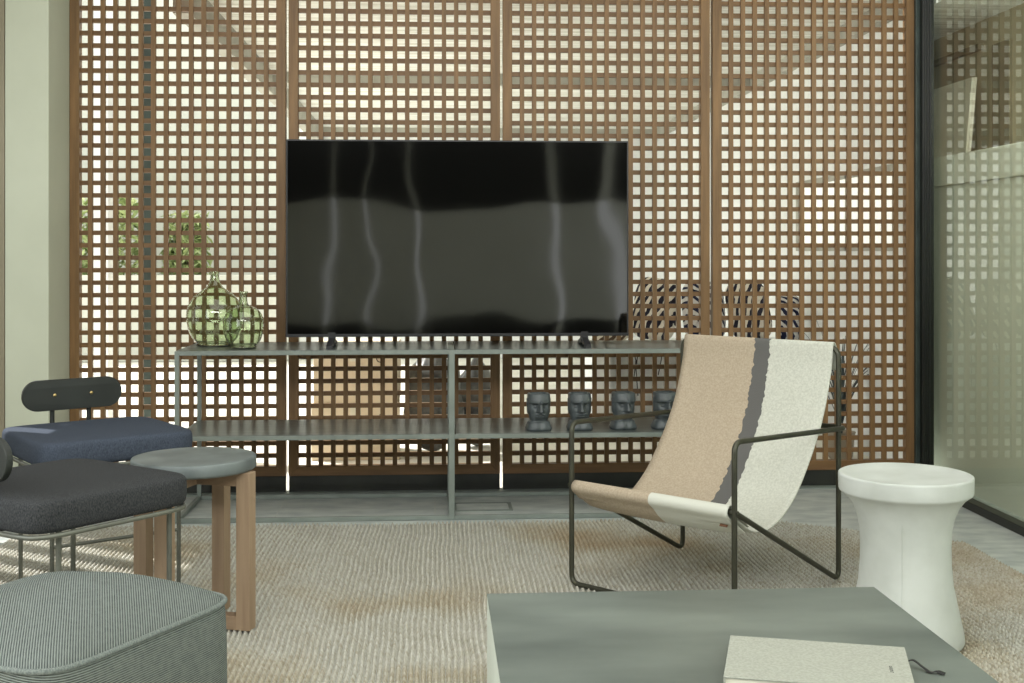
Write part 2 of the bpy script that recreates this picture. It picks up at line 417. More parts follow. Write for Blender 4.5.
# wall behind the camera with slim slots shaped for bright streaks in the tv glass
wb = MB()
gaps = [(-1.70, -1.59), (-1.00, -0.96), (-0.61, -0.58), (-0.19, -0.15), (1.12, 1.19), (1.64, 1.75)]
xx = -2.0
for x0, x1 in gaps:
    wb.b2(xx, x0, -2.2, -2.1, 0, 2.66); xx = x1
wb.b2(xx, 2.14, -2.2, -2.1, 0, 2.66)
wb.b2(-2.0, 2.14, -2.2, -2.1, 1.45, 2.66); wb.b2(-2.0, 2.14, -2.2, -2.1, 0, 0.35)
struct('wall_back', wb, M_side)

# ------------------------------------------------------------------ glass wall on the right
gw = empty('window_2', (GX, 3.0, 0), kind='structure')
f = MB()
f.b2(-0.040, 0.009, 2.062, 2.092, 0, 2.66)              # black post at the corner
f.b2(-0.035, 0.012, -3.0, 2.062, 0, 0.032)             # bottom track
f.b2(-0.02, 0.03, -3.0, 2.062, 2.62, 2.66)
for i in range(3): f.b2(-0.034 + 0.012 * i, -0.030 + 0.012 * i, 2.056, 2.063, 0.03, 2.62)
f.build('window_frame', M_black, gw, bevel=0.002)
MB().b2(-0.058, -0.030, 2.0925, 2.125, 0, 2.66).build('corner_channel', M_blackgreen, gw, bevel=0.003)
MB().b2(-0.003, 0.003, -3.0, 2.062, 0.032, 2.62).build('pane', M_glass, gw)

# side room seen through the glass
SX = 2.50
struct('wall_right_upper', MB().b2(SX, SX + 0.1, 2.0, 9.0, 1.0, 2.6), M_side_warm)
sr = MB().b2(SX - 0.30, SX, 2.0, 9.0, 0.0, 1.28)                     # lower built-in with its deep top
struct('wall_right', sr, M_side)
struct('trim_1', MB().b2(SX - 0.32, SX, 2.0, 9.0, 1.282, 1.407), M_side, bevel=0.004)
struct('trim_2', MB().b2(SX - 0.03, SX, 5.46, 9.0, 1.92, 1.945), M_side_dark)
struct('trim_3', MB().b2(SX - 0.015, SX + 0.005, 5.19, 5.355, 1.407, 1.92), M_side_dark)  # flat strip, painted dark in place of a deep niche
struct('ceiling_side', MB().b2(2.13, SX, 3.9, 9.0, 2.055, 2.1), M_plank)

cv = empty('canvas_picture', (2.385, 5.50, 1.410), label='pale beige unframed canvas leaning on the ledge behind the right-hand glass', cat='picture')
Mc = Matrix.Rotation(math.radians(5), 3, 'Y')
MB().box((0.027, 0.42, 0.19), (0.010, 1.0, 0.372), M=Mc).build('painted_face', M_canvas, cv)
MB().box((0.039, 0.42, 0.188), (0.012, 1.004, 0.376), M=Mc).build('stretcher_frame', M_canvas_edge, cv)

# ------------------------------------------------------------------ patio beyond the lattice
struct('ground', MB().b2(-9, 2.12, 5.17, 20, -0.08, -0.005), M_ground)
struct('wall_divider', MB().b2(2.103, 2.118, 5.13, 5.5, 0, 2.7).b2(2.103, 2.118, 5.5, 7.05, 0, 1.0).b2(2.103, 2.118, 5.5, 7.05, 1.40, 2.7).b2(2.103, 2.118, 7.05, 12, 0, 2.7), M_white)
struct('wall_far', MB().b2(-1.25, 2.2, 11.5, 11.6, 0, 2.7), M_white)
pc = MB(); 
for i in range(42): pc.b2(-1.05, 2.12, 5.30 + i * 0.15, 5.30 + i * 0.15 + 0.146, 2.14, 2.17)
struct('ceiling_patio', pc, M_plank)
struct('trim_4', MB().b2(-1.10, -1.03, 5.25, 11.6, 2.0, 2.2).b2(-1.05, 2.12, 7.9, 7.98, 2.07, 2.14).b2(2.05, 2.12, 5.3, 11.5, 2.06, 2.14).b2(-1.05, 2.12, 11.4, 11.5, 2.06, 2.14), M_beam)
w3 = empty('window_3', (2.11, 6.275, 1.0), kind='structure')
M_pane_glow = bpy.data.materials.new('glowing_pane'); M_pane_glow.use_nodes = True
p = M_pane_glow.node_tree.nodes['Principled BSDF']; p.inputs['Base Color'].default_value = lin(230, 232, 226)
p.inputs['Emission Color'].default_value = (1, 0.98, 0.90, 1); p.inputs['Emission Strength'].default_value = 0.55  # pane emits; its glow replaces daylight from behind
MB().b2(-.012, .013, -.775, -.735, 0, .4).b2(-.012, .013, -.125, -.085, 0, .4).b2(-.012, .013, .735, .775, 0, .4).b2(-.012, .013, -.735, .735, 0, .03).b2(-.012, .013, -.735, .735, .37, .4).build('window_frame', M_beam, w3)
MB().b2(-.003, .003, -.735, .735, .03, .37).build('pane', M_pane_glow, w3)
struct('wall_garden', MB().b2(-9, -1.25, 13.0, 13.15, 0, 4.2), M_gwall)
pp = MB().b2(-1.445, -1.395, 6.2, 6.26, 0, 2.6)
struct('trim_5', pp, M_blackgreen)
struct('trim_6', MB().b2(-1.74, -1.64, 6.3, 6.4, 0, 2.6), M_white)


def bush(name, loc, r, h, seed, label):
    rnd = random.Random(seed); root = empty(name, loc, 0, label, 'shrub', 'shrubs by the garden wall')
    mb = MB()
    for i in range(900):
        a = rnd.uniform(0, 2 * PI); z = rnd.uniform(0.45, 1); q = r * math.sqrt(rnd.random()) * (1 - 0.6 * abs(z - .5) ** 1.5)
        c = Vector((q * math.cos(a), q * math.sin(a), z * h)); s_ = rnd.uniform(.04, .085)
        R = Matrix.Rotation(rnd.uniform(0, 6.28), 3, 'Z') @ Matrix.Rotation(rnd.uniform(-1, 1), 3, 'X')
        mb.add([c + R @ Vector(v) * s_ for v in ((0, -1, 0), (.45, 0, .12), (0, 1.1, 0), (-.45, 0, .12))], [(0, 1, 2), (0, 2, 3)])
    mb.build('foliage', M_green, root)
    st = MB()
    for i in range(5):
        a = i * 1.256; st.tube([(0, 0, 0), (.1 * r * math.cos(a), .1 * r * math.sin(a), h * .4), (.3 * r * math.cos(a), .3 * r * math.sin(a), h * .7)], .010, 6)
    st.build('stems', M_stem, root)
    return root


struct('wall_planter', MB().b2(-6, -1.3, 11.3, 11.4, 0, 0.78), M_gwall)
bush('garden_shrub', (-3.1, 11.9, 0), .42, 1.5, 1, 'leafy green shrub behind the leftmost lattice panel, nearest the pier')
bush('garden_shrub', (-2.4, 12.1, 0), .24, 1.35, 2, 'slim leafy green shrub behind the leftmost lattice panel, above the green glass bottles')

# ------------------------------------------------------------------ lattice screens
P0, PITCH, PW = -1.486, 0.8837, 0.873
SW, OP = 0.0395, 0.0511
FR_Z0, FR_Z1 = 0.0735, 2.60
lat_labels = ['brown timber lattice screen, the one beside the pale pier at far left',
              'brown timber lattice screen behind the left half of the television',
              'brown timber lattice screen behind the right half of the television and the head planters',
              'brown timber lattice screen behind the sling chair, next to the glass wall']


def make_lattice():
    root = empty('lattice_screen')
    W = PW; y0, y1 = -0.010, 0.032
    fr_ = MB()
    a = SW
    def quad(pts):
        vs = [(x, y0, z) for x, z in pts] + [(x, y1, z) for x, z in pts]
        fr_.add(vs, [(0, 1, 2, 3), (7, 6, 5, 4), (0, 4, 5, 1), (1, 5, 6, 2), (2, 6, 7, 3), (3, 7, 4, 0)])
    g = 0.0006
    quad([(g, FR_Z0 + 0), (a, FR_Z0 + a), (a, FR_Z1 - a), (g, FR_Z1)])
    fr_.build('frame_stile', M_lat, root, bevel=0.0012); fr_.v, fr_.f, fr_.sm, fr_.mi = [], [], [], []
    quad([(W - g, FR_Z0), (W - g, FR_Z1), (W - a, FR_Z1 - a), (W - a, FR_Z0 + a)])
    fr_.build('frame_stile', M_lat, root, bevel=0.0012)
    fr_ = MB()
    def quad2(pts):
        vs = [(x, y0, z) for x, z in pts] + [(x, y1, z) for x, z in pts]
        fr_.add(vs, [(0, 1, 2, 3), (7, 6, 5, 4), (0, 4, 5, 1), (1, 5, 6, 2), (2, 6, 7, 3), (3, 7, 4, 0)])
    quad2([(2 * g, FR_Z0), (W - 2 * g, FR_Z0), (W - a - g, FR_Z0 + a), (a + g, FR_Z0 + a)])
    fr_.build('bottom_rail', M_lat_h, root, bevel=0.0012)
    fr_ = MB()
    quad2([(2 * g, FR_Z1), (a + g, FR_Z1 - a), (W - a - g, FR_Z1 - a), (W - 2 * g, FR_Z1)])
    fr_.build('top_rail', M_lat_h, root, bevel=0.0012)
    lv = MB(); lh = MB(); sw = 0.0185
    inner0, inner1 = a, W - a
    npitch = (inner1 - inner0 + sw) / 16
    for i in range(1, 16):
        x = inner0 - sw / 2 + i * npitch
        lv.b2(x - sw / 2, x + sw / 2, -0.004, 0.014, FR_Z0 + a - .002, FR_Z1 - a + .002)
    z = FR_Z0 + a + 0.0325 + sw / 2
    while z < FR_Z1 - a:
        lh.b2(inner0 - .002, inner1 + .002, 0.008, 0.026, z - sw / 2, z + sw / 2); z += OP
    lv.build('upright_slats', M_lat, root)
    lh.build('cross_slats', M_lat_h, root)
    MB().b2(0.001, W - 0.001, 0.004, 0.03, 0.004, FR_Z0 - 0.001).build('kick_plate', M_kick, root, bevel=0.001)
    return root


lat = make_lattice()
for i in range(4):
    o = lat if i == 0 else copy_tree(lat)
    o.location = (P0 + i * PITCH, LAT_Y, 0)
    tag(o, lat_labels[i], 'lattice screen', 'timber lattice screens along the back')
struct('trim_7', MB().b2(-1.487, 2.03, 5.085, 5.16, 0.0, 0.006), M_rack)
struct('trim_8', MB().b2(-1.487, 2.03, 5.09, 5.16, 2.605, 2.66), M_black)

# floor box lid set in the tiles
fb = empty('floor_box', (0.185, 4.80, 0.0), 0, 'small rectangular metal floor box lid in the tiles under the console', 'floor box')
MB().b2(-.115, .115, -.075, -.062, 0, .0035).b2(-.115, .115, .062, .075, 0, .0035).b2(-.115, -.102, -.062, .062, 0, .0035).b2(.102, .115, -.062, .062, 0, .0035).build('lid_frame', M_rack, fb)
MB().b2(-.098, .098, -.058, .058, 0, .0025).build('lid', M_floor, fb)

# ------------------------------------------------------------------ rug
def make_rug():
    x0, x1, y0, y1 = -1.47, 1.80, 1.0, 4.52
    per, kn = 0.0150, 0.019
    xs = np.arange(x0, x1, per / 5.0)
    ys = np.concatenate([np.arange(y0, 2.55, 0.04), np.arange(2.55, y1 + .001, kn / 4.0)])
    X, Y = np.meshgrid(xs, ys)
    rng = np.random.RandomState(3)
    wob = 0.006 * np.sin(X * 2.1 + Y * 1.6) + 0.0022 * np.sin(Y * 9 + X * 1.7) + 0.0012 * np.sin(X * 17 + Y * 21)
    back = 0.010 * np.sin(X * 7.3) + 0.006 * np.sin(X * 19 + 1)
    XX = X + wob
    ph = (X - x0) / per
    r = np.abs(np.sin(PI * ph))
    idx = np.floor(ph).astype(int)
    off = rng.rand(idx.max() + 2)[idx]
    kk = (Y / kn + off) * 2 * PI
    amp = 0.85 + 0.15 * rng.rand(*X.shape)
    Z = 0.0005 + 0.0165 * (r ** 1.25) * (0.78 + 0.22 * np.sin(kk + 1.2 * (ph % 1))) * amp
    YY = Y + back * ((Y - y0) / (y1 - y0)) ** 8
    Z += 0.0015 * np.sin(X * 3 + Y * 4)
    # outline: rounded back right corner
    def inside(x, y):
        cut = (x - 1.26) * 0.31 + (y - 4.44) * 0.47      # sloping corner
        return (cut < 0) & (x < 1.80) & (y < 4.505 + 0.008 * np.sin(x * 9)) & (x > x0 + .012 * np.sin(y * 7) + .015)
    ins = inside(XX, YY)
    q = ins[:-1, :-1] & ins[1:, :-1] & ins[:-1, 1:] & ins[1:, 1:]
    nr, nc = X.shape
    I = np.arange(nr * nc).reshape(nr, nc)
    faces = np.stack([I[:-1, :-1][q], I[:-1, 1:][q], I[1:, 1:][q], I[1:, :-1][q]], 1)
    used = np.zeros(nr * nc, bool); used[faces.ravel()] = True
    # pull boundary verts to the floor
    cnt = np.zeros(nr * nc, int); np.add.at(cnt, faces.ravel(), 1)
    Zf = Z.ravel().copy(); Zf[cnt < 4] = 0.0005
    remap = np.cumsum(used) - 1
    V = np.stack([XX.ravel(), YY.ravel(), Zf], 1)[used]; F = remap[faces]
    me = bpy.data.meshes.new('jute_rug')
    me.vertices.add(len(V)); me.vertices.foreach_set('co', V.astype(np.float32).ravel())
    me.loops.add(F.size); me.loops.foreach_set('vertex_index', F.astype(np.int32).ravel())
    me.polygons.add(len(F)); me.polygons.foreach_set('loop_start', np.arange(0, F.size, 4, dtype=np.int32))
    me.polygons.foreach_set('use_smooth', np.ones(len(F), bool))
    me.materials.append(M_rug); me.update(calc_edges=True); me.validate()
    o = bpy.data.objects.new('jute_rug', me); col.objects.link(o)
    return tag(o, 'chunky ribbed cream and straw jute rug covering the tiled floor', 'rug')


make_rug()

# ------------------------------------------------------------------ console rack
RX0, RXM, RX1, RY0, RY1 = -0.953, 0.062, 1.077, 4.575, 5.02
TOPZ, LOWZ = 0.632, 0.318
rk = empty('open_console', ((RX0 + RX1) / 2, (RY0 + RY1) / 2, 0), 0, 'long low grey metal open console with two shelf levels under the television', 'console')
ox, oy = rk.location.x, rk.location.y
t = 0.016
f = MB()
def rb(x0, x1, y0, y1, z0, z1): f.b2(x0 - ox, x1 - ox, y0 - oy, y1 - oy, z0, z1)
for x in (RX0, RXM - t / 2 - .003, RX1 - t):
    wdt = t if x != RXM - t / 2 - .003 else t + .006
    for y in (RY0, RY1 - t): rb(x, x + wdt, y, y + t, 0.001, TOPZ)
    for z in (0.001, LOWZ - t, TOPZ - t): rb(x, x + wdt, RY0 + t, RY1 - t, z, z + t)
for y in (RY0, RY1 - t):
    for a, b_ in ((RX0 + t, RXM - t / 2 - .003), (RXM + t / 2 + .003, RX1 - t)):
        for z in (0.001, LOWZ - t, TOPZ - t): rb(a, b_, y, y + t, z, z + t)
f.build('frame', M_rack, rk, bevel=0.0012)
for a, b_ in ((RX0, RXM), (RXM, RX1)):
    MB().b2(a + t - ox, b_ - t / 2 - .003 - ox, RY0 + t - oy, RY1 - t - oy, TOPZ - .012, TOPZ + .001).build('top_shelf', M_rack_top, rk, bevel=0.001)
    MB().b2(a + t - ox, b_ - t / 2 - .003 - ox, RY0 + t - oy, RY1 - t - oy, LOWZ - .012, LOWZ + .001).build('lower_shelf', M_rack_top, rk, bevel=0.001)
SHELF, LOW = TOPZ + 0.001, LOWZ + 0.001

# ------------------------------------------------------------------ television
TY = 4.74
tv = empty('television', (0.091, TY, SHELF), 0, 'large flat black television standing on the console', 'television')
TW, TZ0, TZ1 = 1.318, 0.038, 0.794
MB().b2(-TW / 2, TW / 2, 0.0, 0.012, TZ0, TZ1).b2(-TW / 2 + .08, TW / 2 - .08, .012, .045, TZ0 + .06, TZ1 - .2).build('housing', M_tvbody, tv, bevel=0.002)
MB().b2(-TW / 2 + .006, TW / 2 - .006, -0.0015, 0.001, TZ0 + .012, TZ1 - .006).build('screen', M_screen, tv)
MB().b2(-TW / 2, TW / 2, -0.004, 0.0, TZ0, TZ0 + .011).build('bottom_bezel', M_tvbody, tv, bevel=.001)
for x in (-0.485, 0.487):
    g = MB()
    g.box((x, 0.005, 0.030), (.028, .02, .05))
    for sgn in (-1, 1):
        g.add([(x - .012, .005, .036), (x + .012, .005, .036), (x + .012, sgn * .115 + .005, .012), (x - .012, sgn * .115 + .005, .012),
               (x - .012, .005, .014), (x + .012, .005, .014), (x + .012, sgn * .115 + .005, 0), (x - .012, sgn * .115 + .005, 0)],
              [(0, 1, 2, 3), (7, 6, 5, 4), (0, 4, 5, 1), (1, 5, 6, 2), (2, 6, 7, 3), (3, 7, 4, 0)])
    g.build('foot', M_tvbody, tv)

# ------------------------------------------------------------------ green glass bottles
def bottle(loc, prof, label):
    th = 0.0022
    # smooth profile
    def cr(pr, n=8):
        out = []
        for i in range(len(pr) - 1):
            p0 = pr[max(i - 1, 0)]; p1 = pr[i]; p2 = pr[i + 1]; p3 = pr[min(i + 2, len(pr) - 1)]
            for k in range(n):
                t = k / n
                out.append(tuple(.5 * ((2 * p1[j]) + (-p0[j] + p2[j]) * t + (2 * p0[j] - 5 * p1[j] + 4 * p2[j] - p3[j]) * t * t + (-p0[j] + 3 * p1[j] - 3 * p2[j] + p3[j]) * t ** 3) for j in (0, 1)))
        out.append(pr[-1]); return out
    ou = cr(prof)
    inn = [(max(r - th, .002), max(z, .006) if i else .006) for i, (r, z) in enumerate(ou)]
    pr = [(0.001, 0.003)] + ou + inn[::-1] + [(0.001, 0.006)]
    o = MB().lathe(pr, 64, cap0=True, cap1=True).build('glass_bottle', M_bottle); o.location = loc
    return tag(o, label, 'bottle', 'green glass bottles on the console')


bottle((-0.852, 4.83, SHELF), [(.055, 0), (.072, .004), (.066, .012), (.088, .035), (.103, .075), (.108, .115), (.101, .155), (.080, .190), (.052, .212), (.031, .228), (.021, .246), (.0165, .266), (.0155, .279), (.0185, .283), (.0180, .288)],
       'larger round green glass bottle with a tapering neck, behind the smaller one')
bottle((-0.722, 4.70, SHELF), [(.036, 0), (.050, .004), (.047, .010), (.062, .028), (.0735, .062), (.076, .090), (.072, .118), (.058, .142), (.036, .156), (.019, .164), (.0145, .178), (.014, .205), (.0170, .209), (.0165, .214)],
       'smaller round green glass bottle with a short neck, in front')

# ------------------------------------------------------------------ carved head planters
def head_mesh():
    H = 0.172; nz, na = 110, 120
    def bumpf(x, c, w_): return math.exp(-((x - c) / w_) ** 2)
    def sm(a, b, x):
        t = min(max((x - a) / (b - a), 0), 1); return t * t * (3 - 2 * t)
    rings = []
    for i in range(nz + 1):
        v = i / nz; z = v * H; ring = []
        for k in range(na):
            th = 2 * PI * k / na                      # 0 = +x ; face towards -y
            cx, cy = math.cos(th), math.sin(th)
            e = 3.2
            rr = (abs(cx) ** e + abs(cy) ** e) ** (-1 / e)
            # base half sizes
            if v < .27:
                hw = .061 - .011 * sm(.05, .25, v); hd = .056 - .010 * sm(.05, .25, v)
                hw -= .004 * (1 - sm(0, .05, v)); hd -= .004 * (1 - sm(0, .05, v))
            else:
                hw = .041 + .0085 * sm(.27, .55, v) + .0015 * sm(.55, .95, v); hd = .041 + .004 * sm(.3, .6, v)
            hw -= .008 * bumpf(v, .262, .014); hd -= .008 * bumpf(v, .255, .018)
            if v > .965:
                q = (v - .965) / .035; hw -= .004 * q * q; hd -= .004 * q * q
            x = rr * cx * hw; y = rr * cy * hd
            if cy < 0:
                fx = x / .05; fw = sm(0.0, .35, -cy)
                d = 0
                if v > .27:
                    jaw = .010 * sm(.28, .40, v) * (1 - .5 * sm(.4, .6, v)) * bumpf(fx, 0, .6)
                    d += jaw
                    brow = .011 * sm(.735, .762, v) * (1 - .75 * sm(.80, 1.0, v)) * (1 - .25 * abs(fx))
                    d += brow
                    # nose: widening downwards
                    tt = min(max((.80 - v) / .28, 0), 1)
                    nw = .13 + .20 * tt ** 1.5
                    nose = (.012 + .013 * tt) * sm(.50, .535, v) * (1 - sm(.78, .82, v)) * math.exp(-(fx / nw) ** 4)
                    d += nose
                    # eye hollow
                    d -= .007 * bumpf(abs(fx), .46, .22) * sm(.60, .66, v) * (1 - sm(.70, .75, v))
                    # cheeks
                    d += .003 * bumpf(abs(fx), .55, .25) * bumpf(v, .55, .08)
                    # lips
                    lip = (bumpf(v, .445, .017) + bumpf(v, .397, .017)) * .008 * math.exp(-(fx / .48) ** 6)
                    d += lip
                    d -= .005 * bumpf(v, .421, .010) * math.exp(-(fx / .45) ** 6)
                else:
                    d += .004 * bumpf(abs(fx), .35, .3) * bumpf(v, .12, .1)
                y -= 1.35 * d * fw
            # long ears
            ear = math.exp(-((abs(cx) - 1) / .03) ** 2) * sm(.42, .47, v) * (1 - sm(.84, .9, v))
            x += math.copysign(.0055 * ear, cx)
            ring.append((x, y, z))
        rings.append(ring)
    top = rings[-1]
    for s_, dz in ((.86, 0), (.80, -.012), (.70, -.05)):
        rings.append([(p[0] * s_, p[1] * s_ if p[1] > -.02 else p[1] * s_, H + dz) for p in top])
    return MB().rings(rings, True, True)


hd = head_mesh().build('head_planter', M_head); hd.scale = (.82, .82, .82)
hl = [(538.5, 0.10, 'dark grey carved head planter on the lower shelf, leftmost of the four'),
      (579.5, 0.05, 'dark grey carved head planter second from left, behind the chair arm bend'),
      (623.5, 0.22, 'dark grey carved head planter third from left, nose turned to the right'),
      (665.0, 0.15, 'dark grey carved head planter partly hidden by the chair sling, rightmost of the four')]
HY = 4.665
for i, (px, rz, lb) in enumerate(hl):
    o = hd if i == 0 else hd.copy()
    if i: col.objects.link(o)
    a = (px - 512) / FPX; zc = HY / (math.cos(YAW) - a * math.sin(YAW))
    o.location = (zc * (a * math.cos(YAW) + math.sin(YAW)), HY + (.012 if i > 1 else 0), LOW)
    o.rotation_euler = (0, 0, rz)
    tag(o, lb, 'planter', 'carved head planters on the lower shelf')

# ------------------------------------------------------------------ sling lounge chair   local: +y forward, +x = sitter's left... x runs to the right in the photo
LC = (1.0115, 3.818, 0.0); LA = -0.8084
HWD, D = 0.2814, 0.571
lc = empty('lounge_chair', LC, LA, 'low tube-framed lounge chair with a beige, charcoal-striped and off-white canvas sling', 'armchair')
# local frame: x across (photo right), forward is -y
R_ = 0.0078
gz = 0.0085 + R_
fr_ = MB()
for s_ in (-1, 1): pass
rear = [(-HWD, -D + .008, .302), (-HWD, 0, gz), (-HWD, 0, .712), (HWD, 0, .712), (HWD, 0, gz), (HWD, -D + .008, .302)]
fr_.tube(rear, R_, 12, fillet=.035)
fr_.build('back_frame', M_tube, lc)
fr_ = MB()
xo = HWD + 2 * R_ + .001
fr_.tube([(-HWD, -D, gz), (-HWD, -D, .492), (-HWD - .0155, .0165, .470), (HWD + .0155, .0165, .470), (HWD, -D, .492), (HWD, -D, gz)], R_, 12, closed=True, fillet=.03)
fr_.build('arm_frame', M_tube, lc)
MB().tube([(-HWD, -D, .306), (HWD, -D, .306)], R_, 12).build('seat_bar', M_tube, lc)
for s_ in (-1, 1):
    for (y, z) in ((-D, .306), (.010, .470)):
        MB().tube([(s_ * (HWD + R_ - .001), y, z), (s_ * (HWD + R_ + .004), y, z)], .005, 10).build('bolt', M_tube, lc)
# sling
prof = [(.030, .640), (.016, .700), (.004, .722), (-.008, .716), (-.020, .640), (-.060, .520), (-.108, .430), (-.165, .350), (-.225, .283), (-.300, .233), (-.380, .212), (-.450, .222), (-.520, .266), (-.556, .303)]
def spl(pr, n=9):
    out = []
    for i in range(len(pr) - 1):
        p0 = pr[max(i - 1, 0)]; p1 = pr[i]; p2 = pr[i + 1]; p3 = pr[min(i + 2, len(pr) - 1)]
        for k in range(n):
            t = k / n
            out.append(tuple(.5 * ((2 * p1[j]) + (-p0[j] + p2[j]) * t + (2 * p0[j] - 5 * p1[j] + 4 * p2[j] - p3[j]) * t * t + (-p0[j] + 3 * p1[j] - 3 * p2[j] + p3[j]) * t ** 3) for j in range(len(p1))))
    out.append(pr[-1]); return out
sp = spl(prof)
SWD = HWD - .013
G = []
NX = 28
for i, (y, z) in enumerate(sp):
    row = []
    u = i / (len(sp) - 1); belly = math.sin(PI * min(max((u - .3) / .65, 0), 1))
    for k in range(NX + 1):
        q = -1 + 2 * k / NX
        row.append((SWD * q, y + .012 * belly * (1 - q * q), z + .020 * belly * (q * q) ** 1.2 - .004 * belly * (1 - q * q)))
    G.append(row)
MB().grid(G).build('sling', M_sling, lc, solid=.003)
# front hem wrapped round the seat bar and sewn underneath
hp = []
for k in range(15):
    a = math.radians(150 - k * 17)
    hp.append((-D - .0125 * math.cos(a) * -1 * -1, .306 + .0125 * math.sin(a)))
hp = [(-.480, .241), (-.530, .283), (-.560, .3165), (-D - .002, .321), (-D - .014, .312), (-D - .013, .296), (-.560, .276), (-.535, .252), (-.500, .228)]
hs = spl(hp, 5)
G = [[(SWD * (-1 + 2 * k / NX) * 1.002, y, z + .010 * (abs(-1 + 2 * k / NX)) ** 3 * (1 if i > 32 or i < 6 else 0)) for k in range(NX + 1)] for i, (y, z) in enumerate(hs)]
hem = MB().grid(G).build('front_hem', M_hem, lc, solid=.003)
hem['label'] = 'front hem half beige and half off-white, wrapped over the seat bar'
G = MB().tube([(SWD * (-1 + 2 * k / 10), -.5375, .2515 + .002) for k in range(11)], .0012, 6)
tg = MB().box((SWD - .035, -.548, .262), (.024, .002, .010), M=Matrix.Rotation(math.radians(-38), 3, 'X')).build('leather_tag', M_label, lc)
# ------------------------------------------------------------------ white drum stool
ds = empty('pedestal_stool', (1.190, 3.05, 0.0105), 0.4, 'white concrete pedestal stool with a wide dished top, right of the lounge chair', 'stool')
SH = 0.426
MB().lathe([(r_ * .957, z_) for r_, z_ in [(.132, 0), (.145, .003), (.149, .012), (.1475, .03), (.134, .09), (.121, .15), (.1165, .20), (.1155, .25), (.118, .285), (.124, .318), (.135, .346), (.151, .367), (.164, .3775), (.1700, .381),
            (.1715, .386), (.1725, SH - .006), (.1715, SH - .002), (.168, SH), (.158, SH - .0015), (.140, SH - .006), (.10, SH - .009), (.05, SH - .010), (.001, SH - .010)]], 72, cap0=True, cap1=True).build('stool_body', M_stool, ds)
sm_ = MB(); av = math.radians(222)
sm_.tube([(.957 * r * math.cos(av), .957 * r * math.sin(av), z) for r, z in ((.1475, .03), (.134, .09), (.121, .15), (.1165, .20), (.1155, .25), (.118, .285), (.124, .318))], .0012, 6)
sm_.build('casting_seam', M_stool, ds)

# ------------------------------------------------------------------ coffee table with its book
CT = 0.32
ct = empty('coffee_table', (0.495, 2.020, 0.0), 0, 'low square coffee table with a mottled grey top and pale sides', 'coffee table')
hx = 0.392; hy = 0.42
MB().b2(-hx, hx, -hy, hy, CT - .004, CT).build('table_top', M_coffee, ct)
g = MB().b2(-hx, hx, -hy, hy, 0.05, CT - .004)
g.build('table_body', M_coffee_side, ct, bevel=.001)
MB().b2(-hx + .05, hx - .05, -hy + .05, hy - .05, .012, .05).build('plinth', M_black, ct)

bk = empty('hardback_book', (0.638, 2.027, CT), math.radians(-16.5), 'oatmeal linen hardback lying on the coffee table with a black ribbon', 'book')
bw, bd, bt_ = .284, .208, .026
MB().b2(-bw / 2, bw / 2, -bd, 0, bt_ - .003, bt_).b2(-bw / 2, bw / 2, -bd, 0, 0, .003).build('cover', M_linen, bk, bevel=.0012)
MB().b2(-bw / 2, -bw / 2 + .003, -bd, 0, .003, bt_ - .003).build('spine', M_linen, bk)
MB().b2(-bw / 2 + .003, bw / 2 - .006, -bd + .004, -.005, .003, bt_ - .003).build('pages', M_paper, bk)
rbm = MB(); pts = [(bw / 2 - .02, -.018, .006), (bw / 2 + .002, -.019, .009), (bw / 2 + .012, -.021, .0115), (bw / 2 + .024, -.032, .006), (bw / 2 + .036, -.045, .0018), (bw / 2 + .046, -.043, .0035), (bw / 2 + .058, -.046, .001)]
ps = spl(pts, 5); Lr = []; Rr = []
G = []
for i, p_ in enumerate(ps):
    u = i / (len(ps) - 1); wdt = .0042 + (.002 if u > .85 else 0)
    G.append([(p_[0] + .3 * wdt, p_[1] + wdt, p_[2] + .0004), (p_[0] - .3 * wdt, p_[1] - wdt, p_[2] + .0004)])
rbm.grid(G).build('ribbon', M_ribbon, bk, solid=.0006)
tx = MB()
for i in range(6):
    yy = -.104 - i * .0052
    tx.box((bw / 2 - .030, yy, bt_ + .0002), (.0048, .0009, .0004)); 
    if i in (0, 2, 3, 5): tx.box((bw / 2 - .030 + (.002 if i % 2 else -.002), yy - .0016, bt_ + .0002), (.0009, .0032, .0004))
tx.build('cover_lettering', M_cord, bk)

# ------------------------------------------------------------------ round side table on crossed wood frame
SC = (-0.637, 3.305)
st = empty('side_table', (SC[0], SC[1], 0.0105), 0, 'round grey-topped side table on paired oak legs between the two chairs', 'side table')
zt = 0.446
MB().lathe([(.156, zt - .034), (.1605, zt - .030), (.1615, zt - .026), (.1615, zt - .004), (.1595, zt - .0005), (.153, zt), (.001, zt)], 72, cap0=True, cap1=True).build('table_top', M_slab, st)
LR = .150
ang1, ang2 = math.radians(-18), math.radians(72)
lt = .038
za = zt - .035
for k, a in enumerate((ang1, ang2, ang1 + PI, ang2 + PI)):
    MB().box((LR * math.cos(a), LR * math.sin(a), za / 2), (lt, lt, za), rz=ang1).build('leg', M_oak, st, bevel=.0015)
for a in (ang1, ang2):
    Ln = 2 * LR - lt
    zz = .012 if a == ang1 else .012
    if a == ang1:
        MB().box((0, 0, za - .018), (Ln, lt - .002, .036), rz=a).build('top_rail', M_oak_h, st, bevel=.001)
        MB().box((0, 0, .018), (Ln, lt - .002, .036), rz=a).build('floor_rail', M_oak_h, st, bevel=.001)
    else:
        for sgn in (-1, 1):
            l2 = (Ln - lt) / 2; cc = sgn * (lt / 2 + l2 / 2)
            MB().box((cc * math.cos(a), cc * math.sin(a), za - .018), (l2, lt - .002, .036), rz=a).build('top_rail', M_oak_h, st, bevel=.001)
            MB().box((cc * math.cos(a), cc * math.sin(a), .018), (l2, lt - .002, .036), rz=a).build('floor_rail', M_oak_h, st, bevel=.001)

